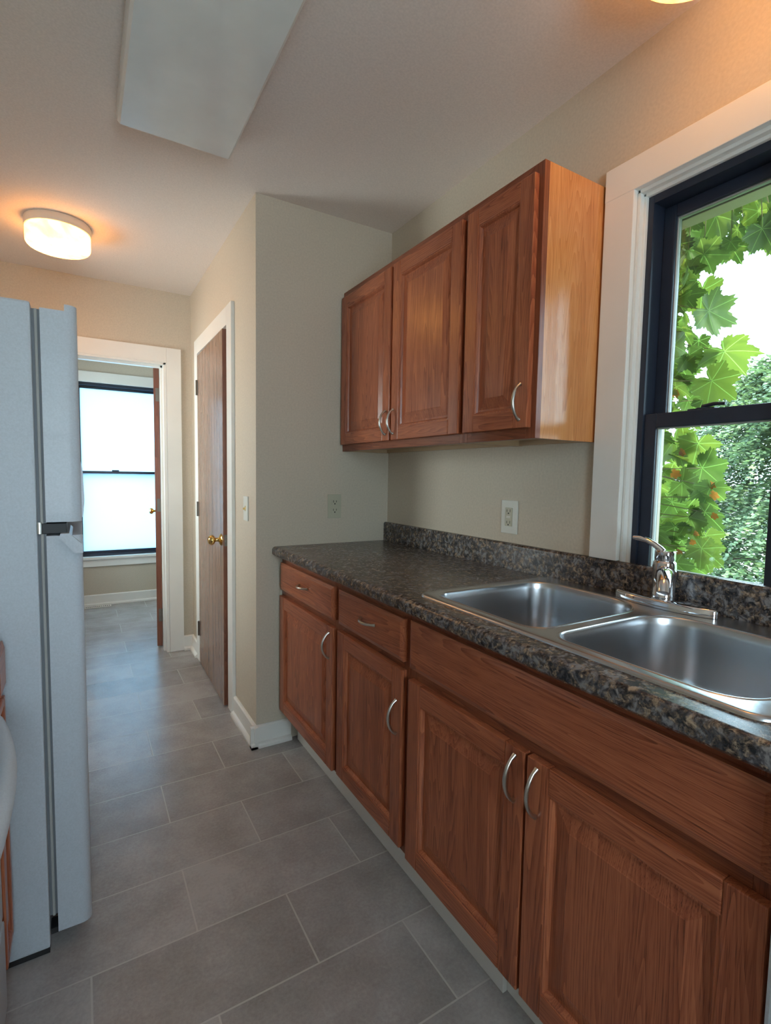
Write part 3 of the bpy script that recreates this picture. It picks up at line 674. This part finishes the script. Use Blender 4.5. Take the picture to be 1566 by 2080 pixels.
# ---- wall cabinets
FXU = -0.281; FFU = -0.262; UZ0, UZ1 = 1.368, 2.113
def wall_unit(loc, label, ya, yb):
    t = empty('wall_cabinet', loc, label, 'cabinet')
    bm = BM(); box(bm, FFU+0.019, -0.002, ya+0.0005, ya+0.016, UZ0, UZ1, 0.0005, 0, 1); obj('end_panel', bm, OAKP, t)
    bm = BM(); box(bm, FFU+0.019, -0.002, yb-0.016, yb-0.0005, UZ0, UZ1); box(bm, FFU+0.019, -0.002, ya+0.016, yb-0.016, UZ1-0.016, UZ1-0.002); box(bm, FFU+0.019, -0.002, ya+0.016, yb-0.016, UZ0+0.018, UZ0+0.030); box(bm, -0.02, -0.002, ya+0.016, yb-0.016, UZ0+0.002, UZ0+0.018)
    obj('carcass', bm, MAPLE, t)
    return t
US = -0.908
a = wall_unit((-0.13, US/2, UZ0), 'two door oak wall cabinet above the countertop, against the alcove wall', US, -0.003)
bm = BM()
for p in ((-0.030, -0.003), (US, US+0.018)): frame_piece(bm, p[0], p[1], UZ0, UZ1, 0, FFU)
frame_piece(bm, US+0.018, -0.030, UZ1-0.045, UZ1, 1, FFU); frame_piece(bm, US+0.018, -0.030, UZ0, UZ0+0.045, 1, FFU); frame_piece(bm, -0.485, -0.455, UZ0+0.045, UZ1-0.045, 0, FFU)
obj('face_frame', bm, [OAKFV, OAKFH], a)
bm = BM(); box(bm, FFU+0.005, FFU+0.010, US+0.018, -0.03, UZ0+0.045, UZ1-0.045); obj('interior_shade_sheet', bm, SHAD, a)  # thin dark sheet behind the doors in place of interior shade
cab_door(a, -0.462, -0.020, UZ0+0.030, UZ1-0.032, FXU, hpos=(-0.440, 1.470), hlen=0.096)
cab_door(a, -0.900, -0.478, UZ0+0.030, UZ1-0.030, FXU, hpos=(-0.499, 1.470), hlen=0.096)
b = wall_unit((-0.13, -1.06, UZ0), 'narrow one door oak wall cabinet with glossy end panel, next to the window', -1.222, US-0.0005)
bm = BM(); frame_piece(bm, -1.222, -1.185, UZ0, UZ1, 0, FFU); frame_piece(bm, US-0.022, US-0.0005, UZ0, UZ1, 0, FFU)
frame_piece(bm, -1.185, US-0.022, UZ1-0.045, UZ1, 1, FFU); frame_piece(bm, -1.185, US-0.022, UZ0, UZ0+0.045, 1, FFU)
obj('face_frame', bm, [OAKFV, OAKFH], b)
bm = BM(); box(bm, FFU+0.005, FFU+0.010, -1.185, US-0.022, UZ0+0.045, UZ1-0.045); obj('interior_shade_sheet', bm, SHAD, b)
cab_door(b, -1.205, -0.926, UZ0+0.030, UZ1-0.030, FXU, hpos=(-1.180, 1.470), hlen=0.100)

# ------------------------------------------------------------------ outlets and switch
def receptacle(name, label, cat, c, facing, gfci=False, w=0.070, h=0.115, pm=PLATE):
    t = empty(name, c, label, cat)
    def B(bm, u0, u1, v0, v1, d0, d1, bev=0.0):
        if facing == 'y': box(bm, c[0]+u0, c[0]+u1, c[1]-d1, c[1]-d0, c[2]+v0, c[2]+v1, bev)
        elif facing == 'x': box(bm, c[0]-d1, c[0]-d0, c[1]+u0, c[1]+u1, c[2]+v0, c[2]+v1, bev)
    bm = BM(); B(bm, -w/2, w/2, -h/2, h/2, 0, 0.006, 0.002); obj('cover_plate', bm, pm, t)
    return t, B
t, B = receptacle('wall_outlet', 'ivory duplex outlet on the alcove wall above the countertop', 'outlet', (-0.302, -0.0002, 1.103), 'y')
for s in (-1, 1):
    bm = BM(); B(bm, -0.017, 0.017, s*0.020-0.014, s*0.020+0.014, 0.006, 0.008, 0.0015); f = obj('receptacle', bm, PLATE, t)
    for q in ((-0.009, -0.0065, -0.002, 0.009), (0.0065, 0.009, -0.001, 0.008), (-0.003, 0.003, -0.011, -0.005)):
        bm = BM(); B(bm, q[0], q[1], s*0.020+q[2], s*0.020+q[3], 0.0078, 0.0083); obj('slot', bm, DARK, f)
t, B = receptacle('wall_outlet', 'larger ivory safety outlet on the wall between backsplash and wall cabinet', 'outlet', (-0.0002, -0.873, 1.112), 'x', w=0.080, h=0.122, pm=PLATEW)
bm = BM(); B(bm, -0.0175, 0.0175, -0.034, 0.034, 0.006, 0.0085, 0.0012); rc = obj('receptacle', bm, PLATE, t)
for s in (-1, 1):
    for q in ((-0.009, -0.0065, -0.003, 0.007), (0.0065, 0.009, -0.003, 0.006), (-0.003, 0.003, -0.010, -0.005)):
        bm = BM(); B(bm, q[0], q[1], s*0.021+q[2], s*0.021+q[3], 0.0083, 0.0088); obj('slot', bm, DARK, rc)
for q in ((-0.004, -0.0005), (0.0005, 0.004)):
    bm = BM(); B(bm, -0.010, 0.010, q[0], q[1], 0.0085, 0.0095, 0.0004); obj('test_button', bm, PLATEW, rc)
t, B = receptacle('light_switch', 'white toggle light switch on the hall wall beside the closet door', 'switch', (XP-0.0002, 0.150, 1.090), 'x', pm=PLATEW)
bm = BM(); B(bm, -0.005, 0.005, -0.012, 0.012, 0.006, 0.0075); B(bm, -0.0035, 0.0035, -0.006, 0.004, 0.006, 0.016, 0.001); obj('toggle', bm, BRASS, t)

# floor register in the back room
rg = empty('floor_register', (-1.25, 3.075, 0.0), 'white slotted metal floor register below the frosted window', 'vent')
bm = BM(); rect = (-1.40, -1.135, 3.040, 3.112)
box(bm, rect[0], rect[1], rect[2], rect[2]+0.014, 0.0, 0.005, 0.001); box(bm, rect[0], rect[1], rect[3]-0.014, rect[3], 0.0, 0.005, 0.001); box(bm, rect[0], rect[0]+0.012, rect[2], rect[3], 0.0, 0.005, 0.001); box(bm, rect[1]-0.012, rect[1], rect[2], rect[3], 0.0, 0.005, 0.001)
for k in range(16): x = rect[0]+0.02+k*0.0155; box(bm, x, x+0.007, rect[2]+0.013, rect[3]-0.013, 0.001, 0.004)
obj('grille', bm, TRIM, rg)
boxo('duct_shade_sheet', (rect[0]+0.01, rect[1]-0.01, rect[2]+0.012, rect[3]-0.012, 0.0002, 0.0008), DARK, rg)  # flat black sheet standing in for the shade below the grille

# ------------------------------------------------------------------ refrigerator
FY0, FY1 = -0.750, 0.000
fr_ = empty('refrigerator', (-1.80, -0.375, 0.0), 'white top-freezer refrigerator seen from its side at the left edge', 'refrigerator')
bm = BM(); box(bm, X0+0.03, -1.446, FY0, FY1, 0.026, 1.652, 0.006); obj('cabinet', bm, APPL, fr_)
bm = BM(); box(bm, X0+0.06, -1.448, FY0+0.012, FY1-0.012, 0.004, 0.027); obj('base_grille', bm, DARK, fr_)
def fdoor(name, z0, z1, lip=False):
    """door slab with rounded front corners, top outline seen edge-on"""
    bm = BM(); x0, x1 = -1.428, -1.352; r_ = 0.022; n = 6
    poly = [(x0, FY0), (x1-r_, FY0)] + [(x1-r_+r_*math.sin(i/n*PI/2), FY0+r_-r_*math.cos(i/n*PI/2)) for i in range(1, n+1)]
    poly += [(x1, FY1-r_)] + [(x1-r_+r_*math.cos(i/n*PI/2), FY1-r_+r_*math.sin(i/n*PI/2)) for i in range(1, n+1)] + [(x0, FY1)]
    prism(bm, poly, 2, z0, z1)
    if lip:
        poly2 = [(x1-0.026, FY0)] + poly[1:-1] + [(x1-0.026, FY1)]
        prism(bm, poly2, 2, z1, z1+0.016)
    bmesh.ops.remove_doubles(bm, verts=bm.verts, dist=1e-5)
    return obj(name, bm, APPL, fr_, 0.7)
fz = fdoor('freezer_door', 1.128, 1.640, True)
fd = fdoor('refrigerator_door', 0.062, 1.094)
bm = BM(); box(bm, -1.446, -1.440, FY0+0.018, FY1-0.018, 0.10, 1.640); box(bm, -1.4335, -1.428, FY0+0.018, FY1-0.018, 0.10, 1.640); obj('gasket', bm, GASK, fr_)
bm = BM(); box(bm, -1.440, -1.4335, FY0+0.012, FY1-0.012, 0.10, 1.640, 0.002); obj('gasket_bead', bm, GASKL, fr_)
bm = BM(); box(bm, -1.446, -1.385, FY0+0.010, FY0+0.06, 1.098, 1.124, 0.002); obj('center_hinge', bm, DARK, fr_)
bm = BM(); tube(bm, [(-1.441, FY0+0.002, 1.100), (-1.441, FY0+0.002, 1.128)], 0.0055, 12); obj('hinge_pin', bm, NICK, fr_)
bm = BM(); box(bm, -1.445, -1.368, FY0+0.02, FY0+0.06, 0.045, 0.060, 0.001); obj('lower_hinge', bm, DARK, fr_)
bm = BM()   # lever grip on the split, bevelled wedge at the top of the lower door
prism(bm, [(-1.402, 1.090), (-1.398, 1.100), (-1.380, 1.100), (-1.351, 1.070), (-1.351, 1.050), (-1.370, 1.050)], 1, FY0-0.012, FY0+0.22)
obj('handle', bm, APPL, fd)
bm = BM(); prism(bm, [(-1.352, 1.135), (-1.352, 1.28), (-1.348, 1.26), (-1.345, 1.18), (-1.349, 1.14)], 1, FY0+0.03, FY0+0.10); obj('handle', bm, APPL, fz)

# ------------------------------------------------------------------ narrow drawer cabinet and range on the left
nc = empty('base_cabinet', (-1.83, -0.835, 0.0), 'sliver of a narrow oak base cabinet between the refrigerator and the white range', 'cabinet')
bm = BM(); box(bm, -2.115, -1.54, -0.893, -0.777, 0.10, 0.880); obj('carcass', bm, OAKV, nc)
slab_front(nc, -0.892, -0.778, 0.745, 0.855, -2.147, 'drawer', t=0.030)
cab_door(nc, -0.892, -0.778, 0.130, 0.725, -2.143, fw_=0.020, t=0.020)
nc.rotation_euler = (0, 0, PI)
bm = BM(); box(bm, -2.05, -1.60, -0.89, -0.78, 0.0, 0.10); obj('plinth', bm, DARK, nc)
bm = BM(); box(bm, X0+0.02, -1.552, -0.895, -0.766, 0.881, 0.919, 0.004); sct = obj('countertop', bm, GRAN); tag(sct, 'short dark laminate worktop on the narrow cabinet beside the refrigerator', 'countertop')
sct.location = (0, 0, 0)
rgx = empty('kitchen_range', (-1.83, -1.28, 0.0), 'white kitchen range with bowed oven door handle at the left edge of the photo', 'stove')
bm = BM(); box(bm, X0+0.03, -1.545, -1.66, -0.902, 0.05, 0.905, 0.004); obj('body', bm, APPL, rgx)
bm = BM(); box(bm, -1.5445, -1.521, -1.655, -0.906, 0.27, 0.80, 0.005); od = obj('oven_door', bm, APPL, rgx)
bm = BM(); box(bm, -1.5445, -1.519, -1.655, -0.906, 0.06, 0.262, 0.004); obj('storage_drawer', bm, APPL, rgx)
bm = BM(); box(bm, -1.5445, -1.522, -1.655, -0.906, 0.806, 0.900, 0.004); obj('control_panel', bm, APPL, rgx)
bm = BM(); pts = []
for i in range(25):
    y = -0.915-0.73*i/24; tt = (i/24-0.5)*2
    pts.append((-1.474-0.048*abs(tt)**2.2, y, 0.715))
tube(bm, pts, 0.017, 12, flat=1.2); obj('handle', bm, APPL, od, 0.8)
bm = BM(); box(bm, X0+0.07, -1.60, -1.62, -0.94, 0.0, 0.05); obj('plinth', bm, DARK, rgx)
for yk in (-1.15, -1.40):
    for xk in (-1.70, -1.97):
        bm = BM(); lathe(bm, [(0.0, 0.001), (0.085, 0.001), (0.09, 0.008), (0.075, 0.010), (0.06, 0.006), (0.0, 0.006)], (xk, yk, 0.905), 28); obj('burner', bm, DARK, rgx, 0.6)

# ------------------------------------------------------------------ ceiling fixtures
def ceiling_lamp(c, label, gm):
    t = empty('ceiling_light', c, label, 'ceiling lamp', None)
    bm = BM(); lathe(bm, [(0.0, -0.001), (0.139, -0.001), (0.141, -0.006), (0.141, -0.034), (0.138, -0.040), (0.0, -0.040)], c, 64); obj('mounting_pan', bm, PANW, t, 0.6)
    bm = BM(); R_ = 0.137
    prof = [(R_-0.004, -0.0405), (R_, -0.046), (R_, -0.100)] + [(R_-0.020+0.020*math.cos(i/6*PI/2), -0.100-0.020*math.sin(i/6*PI/2)) for i in range(1, 7)] + [(0.08, -0.124), (0.0, -0.126)]
    lathe(bm, prof, c, 64); obj('glass_shade', bm, gm, t, 0.8)
    return t
ceiling_lamp((-1.420, 0.800, H), 'lit round glass ceiling lamp in the hallway above the refrigerator', LAMPG)
ceiling_lamp((-0.248, -1.608, H), 'lit round ceiling lamp above the window, only its rim showing', LAMPG2)

fl = empty('fluorescent_fixture', (-1.045, -0.90, H), 'long white unlit fluorescent ceiling fixture with wraparound lens', 'ceiling lamp')
bm = BM(); box(bm, -1.215, -0.875, -1.505, -0.290, H-0.030, H-0.0005, 0.002); obj('housing', bm, FLUW, fl)
bm = BM(); xa, xb, zt, zb = -1.228, -0.858, H-0.012, H-0.066
prof = [(xa, zt), (xa+0.001, zb+0.020), (xa+0.004, zb+0.007), (xa+0.012, zb), (xb-0.012, zb), (xb-0.004, zb+0.007), (xb-0.001, zb+0.020), (xb, zt)]
prism(bm, prof, 1, -1.500, -0.283); obj('lens', bm, LENS, fl, 0.4)

# ------------------------------------------------------------------ outside: vine, tree, house, ground
def leaf(bm, c, size, nrm, down, tint, mi=0):
    """five-lobed leaf: fan in a local frame, cupped and drooping"""
    nrm = nrm.normalized(); v = (down-nrm*down.dot(nrm)).normalized(); u = v.cross(nrm)
    uvl = bm.loops.layers.uv.verify(); lt = bm.faces.layers.float['tint']
    lob = []
    for a_ in range(0, 181, 5):   # five broad lobes with a toothed edge
        base_r = (0.87+0.13*math.cos(math.radians(a_)*360/52)*(1 if a_ < 130 else 0.3))*(1.0-0.0026*a_)
        if a_ > 130: base_r *= 1.0-0.75*((a_-130)/50)**2
        lob.append((a_, base_r*(1.05 if (a_//5) % 2 == 0 else 0.93)))
    ang = [(-a, r) for a, r in reversed(lob[1:])] + lob
    K = 4
    cen = bm.verts.new(c); rows = [[] for _ in range(K)]
    cup = random.uniform(0.10, 0.38); dr = random.uniform(0.0, 0.5); wv = random.uniform(-0.25, 0.25)
    coords = {cen: (0, 0)}
    for a, r_ in ang:
        a = math.radians(a); r_ *= random.uniform(0.94, 1.05)
        for k in range(K):
            q = r_*(k+1)/K; x, y = math.sin(a)*q, math.cos(a)*q
            zz = -cup*(x*x)*1.1 - dr*max(0, y)**2*0.55 + wv*x*y - 0.025*math.cos(a*6.92)*q
            p = Vector(c) + u*(x*size*0.62) + v*(y*size*0.62) + nrm*(zz*size*0.62)
            vv = bm.verts.new(p); rows[k].append(vv); coords[vv] = (x, y)
    n = len(ang)
    fs = []
    for i in range(n-1):
        fs.append(bm.faces.new((cen, rows[0][i], rows[0][i+1])))
        for k in range(K-1): fs.append(bm.faces.new((rows[k][i], rows[k+1][i], rows[k+1][i+1], rows[k][i+1])))
    for f in fs:
        f[lt] = tint; f.material_index = mi; f.smooth = True
        for l in f.loops: l[uvl].uv = coords[l.vert]
vn = empty('climbing_vine', (0.35, -1.2, -0.5), 'bright green lobed-leaf climbing vine framing the outside of the kitchen window', 'vine')
# measured leaf spots (y, z, size in cm-ish) at about 0.35 m outside the wall, then random fill
spots = [(-1.272,2.059,40),(-1.269,1.983,60),(-1.347,2.059,75),(-1.388,2.071,40),(-1.443,2.034,45),(-1.473,1.967,60),(-1.496,1.999,50),(-1.394,1.968,30),(-1.317,1.951,60),(-1.329,1.872,75),(-1.342,1.777,75),(-1.261,1.845,50),(-1.273,1.92,40),(-1.268,1.733,45),(-1.41,1.665,85),(-1.351,1.669,35),(-1.296,1.665,50),(-1.362,1.561,70),(-1.284,1.588,45),(-1.304,1.522,45),(-1.241,1.787,50),(-1.249,1.641,45),(-1.254,1.56,45),(-1.235,2.026,50),(-1.35,1.516,40),(-1.264,1.389,70),(-1.343,1.377,70),(-1.363,1.298,75),(-1.268,1.315,60),(-1.296,1.25,60),(-1.382,1.236,60),(-1.346,1.204,60),(-1.267,1.183,55),(-1.28,1.102,60),(-1.371,1.158,60),(-1.327,1.138,60),(-1.383,1.08,60),(-1.308,1.055,60),(-1.25,1.048,45),(-1.363,1.046,60),(-1.287,0.986,55),(-1.336,0.977,50),(-1.388,1.002,40),(-1.236,1.282,40),(-1.245,0.98,40)]
bm = BM(); red = BM(); stems = BM(); rnd = random.Random(11)
main = [Vector((0.24, -1.12+0.05*math.sin(z*3.1), z)) for z in [-0.5+0.15*i for i in range(21)]]
tube(stems, main, 0.010, 8)
tube(stems, [Vector((0.24, -1.12-0.06*i, 2.22+0.04*math.sin(i*0.8))) for i in range(15)], 0.006, 8)
def petiole(c):
    root = Vector((0.24+rnd.uniform(0, .05), -1.12+rnd.uniform(-.03, .03), c.z+rnd.uniform(-.06, .10)))
    if c.z > 1.93: root = Vector((0.26, c.y+rnd.uniform(-.04, .06), 2.22))
    mid = (root+c)/2+Vector((0, 0, 0.02)); tube(stems, [root, mid, c], [0.0026, 0.0018, 0.0013], 5)
for (y, z, s) in spots:
    off = rnd.uniform(-0.05, 0.05)
    c = Vector((0.35+off, y+off*0.665, z)); size = s*0.00208
    nrm = Vector((rnd.uniform(0.35, 1.0), rnd.uniform(-0.15, 0.7), rnd.uniform(-0.15, 0.75))); dwn = Vector((rnd.uniform(-.2, .4), rnd.uniform(-1.0, 0.1), rnd.uniform(-1.0, -0.15)))
    leaf(bm, c, size, nrm, dwn, rnd.uniform(0.25, 1.0)); petiole(c)
for i in range(230):
    z = rnd.uniform(0.55, 2.30); x = rnd.uniform(0.28, 0.60); edge = -1.31-0.035*math.sin(z*9)-0.02*math.sin(z*23)
    y = (edge + rnd.uniform(0.0, 0.34)) + (x-0.35)*0.665
    leaf(bm, Vector((x, y, z)), rnd.uniform(0.055, 0.135), Vector((rnd.uniform(0.25, 1.0), rnd.uniform(-.5, .6), rnd.uniform(-.2, .9))), Vector((rnd.uniform(-.3, .3), rnd.uniform(-.8, .4), rnd.uniform(-1, -.3))), rnd.random()**0.8)
    if i % 3 == 0: petiole(Vector((x, y, z)))
for i in range(95):
    x = rnd.uniform(0.28, 0.55); y = rnd.uniform(-2.0, -1.25)+(x-0.35)*0.665; z = rnd.uniform(2.00+0.04*math.sin(y*14), 2.35)
    leaf(bm, Vector((x, y, z)), rnd.uniform(0.07, 0.14), Vector((rnd.uniform(0.2, 1.0), rnd.uniform(-.5, .5), rnd.uniform(-.2, .9))), Vector((rnd.uniform(-.3, .3), rnd.uniform(-.5, .5), -1)), rnd.random()**0.7)
for (y, z) in ((-1.395, 1.245), (-1.405, 1.215), (-1.30, 1.35), (-1.41, 1.15), (-1.35, 1.06), (-1.31, 1.02), (-1.385, 1.03), (-1.28, 1.28), (-1.27, 1.545), (-1.36, 1.09)):
    leaf(red, Vector((0.33, y, z)), rnd.uniform(0.022, 0.040), Vector((1, rnd.uniform(-.5, .5), .4)), Vector((0, -1, -.5)), rnd.random(), 0)
fo = obj('foliage', bm, IVY, vn); rl = obj('reddened_leaves', red, IVYR, vn); st_ = obj('stems', stems, STEMM, vn, 0.8)
tag(rl, 'small orange-red leaf fragments')

def tree(loc, label, height, crown_r, n_spray, seed, leafs=0.10, low=0.25, per=26):
    rn = random.Random(seed); t = empty('leafy_tree', loc, label, 'tree'); L0 = Vector(loc)
    bm = BM(); tube(bm, [L0, L0+Vector((0.1, 0, height*0.3)), L0+Vector((-0.05, 0.1, height*0.6)), L0+Vector((0.05, 0, height*0.9))], [0.22, 0.18, 0.12, 0.04], 12)
    for k in range(14):
        a = rn.uniform(0, 2*PI); z = rn.uniform(0.3, 0.85)*height; q = crown_r*rn.uniform(0.6, 0.95)*math.sin(PI*min(1, max(.15, z/height)))
        tube(bm, [L0+Vector((0, 0, z)), L0+Vector((math.cos(a)*q*.5, math.sin(a)*q*.5, z+q*.25)), L0+Vector((math.cos(a)*q, math.sin(a)*q, z+q*.30))], [0.07, 0.045, 0.015], 6)
    obj('trunk', bm, BARK, t, 0.9)
    bm = BM(); lt = bm.faces.layers.float['tint']
    for k in range(n_spray):
        a = rn.uniform(0, 2*PI); v = rn.uniform(low, 1.0); prof = (math.sin(PI*(0.16+0.84*((v-low)/(1-low))))**0.6)
        q = crown_r*prof*rn.uniform(0.62, 1.06); lump = 1+0.16*math.sin(a*5+v*9)+0.10*math.sin(a*11-v*17)
        c = L0+Vector((math.cos(a)*q*lump, math.sin(a)*q*lump, v*height)); d = Vector((math.cos(a), math.sin(a), rn.uniform(-0.55, 0.35))).normalized()
        side = d.cross(Vector((0, 0, 1))).normalized(); upv = side.cross(d); ln = rn.uniform(0.45, 0.95); tint0 = rn.random()
        if k % 3 == 0: c = L0+Vector((math.cos(a)*q*0.55, math.sin(a)*q*0.55, v*height))
        for j in range(per):   # pinnate drooping spray of small leaves
            s = j/per; sgn = 1 if j % 2 else -1; p = c+d*(s*ln)-Vector((0, 0, 1))*(s*s*ln*0.35)+side*sgn*leafs*(0.35+0.6*rn.random())*(1.25-s)+upv*rn.uniform(-.05, .05)
            e1 = (side*sgn+d*rn.uniform(0.3, 0.9)+upv*rn.uniform(-.5, .3)).normalized()*leafs*rn.uniform(.7, 1.1); e2 = (d*0.8-side*sgn*0.5+upv*rn.uniform(-.6, .6)).normalized()*leafs*0.36
            f = bm.faces.new([bm.verts.new(p-e1*.5), bm.verts.new(p+e2), bm.verts.new(p+e1*.5), bm.verts.new(p-e2)]); f[lt] = min(1, max(0, tint0*0.7+rn.random()*0.4)); f.smooth = False
    me = bpy.data.meshes.new('foliage'); bm.transform(Matrix.Translation(-L0)); bm.to_mesh(me); bm.free(); me.materials.append(TREEL)
    o = bpy.data.objects.new('foliage', me); o.parent = t; C.objects.link(o)
    return t
tree((8.2, 1.35, -3.0), 'large leafy tree filling the right of the window view, top cut by the frame', 6.2, 1.75, 4200, 5, 0.075, 0.16, 34)
tree((15.5, 0.2, -3.0), 'paler rounded tree farther away behind the large leafy tree', 7.6, 2.3, 2600, 9, 0.11, 0.15, 26)
hs = empty('neighbour_house', (11.0, 6.0, -3.0), 'white sided house glimpsed low behind the vine and the tree', 'house')
bm = BM(); box(bm, 10.0, 16.0, 4.2, 9.0, -3.0, 0.35)
for k in range(16): box(bm, 9.975, 10.0, 4.2, 9.0, -3.0+0.20*k, -2.83+0.20*k)
obj('wall', bm, SIDING, hs)
bm = BM(); prism(bm, [(9.6, 0.34), (16.4, 0.34), (13.0, 1.2)], 1, 4.0, 9.2); obj('roof', bm, ROOFM, hs)
gnd = boxo('ground', (0.2, 80, -40, 60, -3.2, -3.0), GRASS); struct(gnd)
struct(boxo('trim_9', (0.14, 0.155, -3.6, 3.2, -3.0, 0.90), BRICKM))
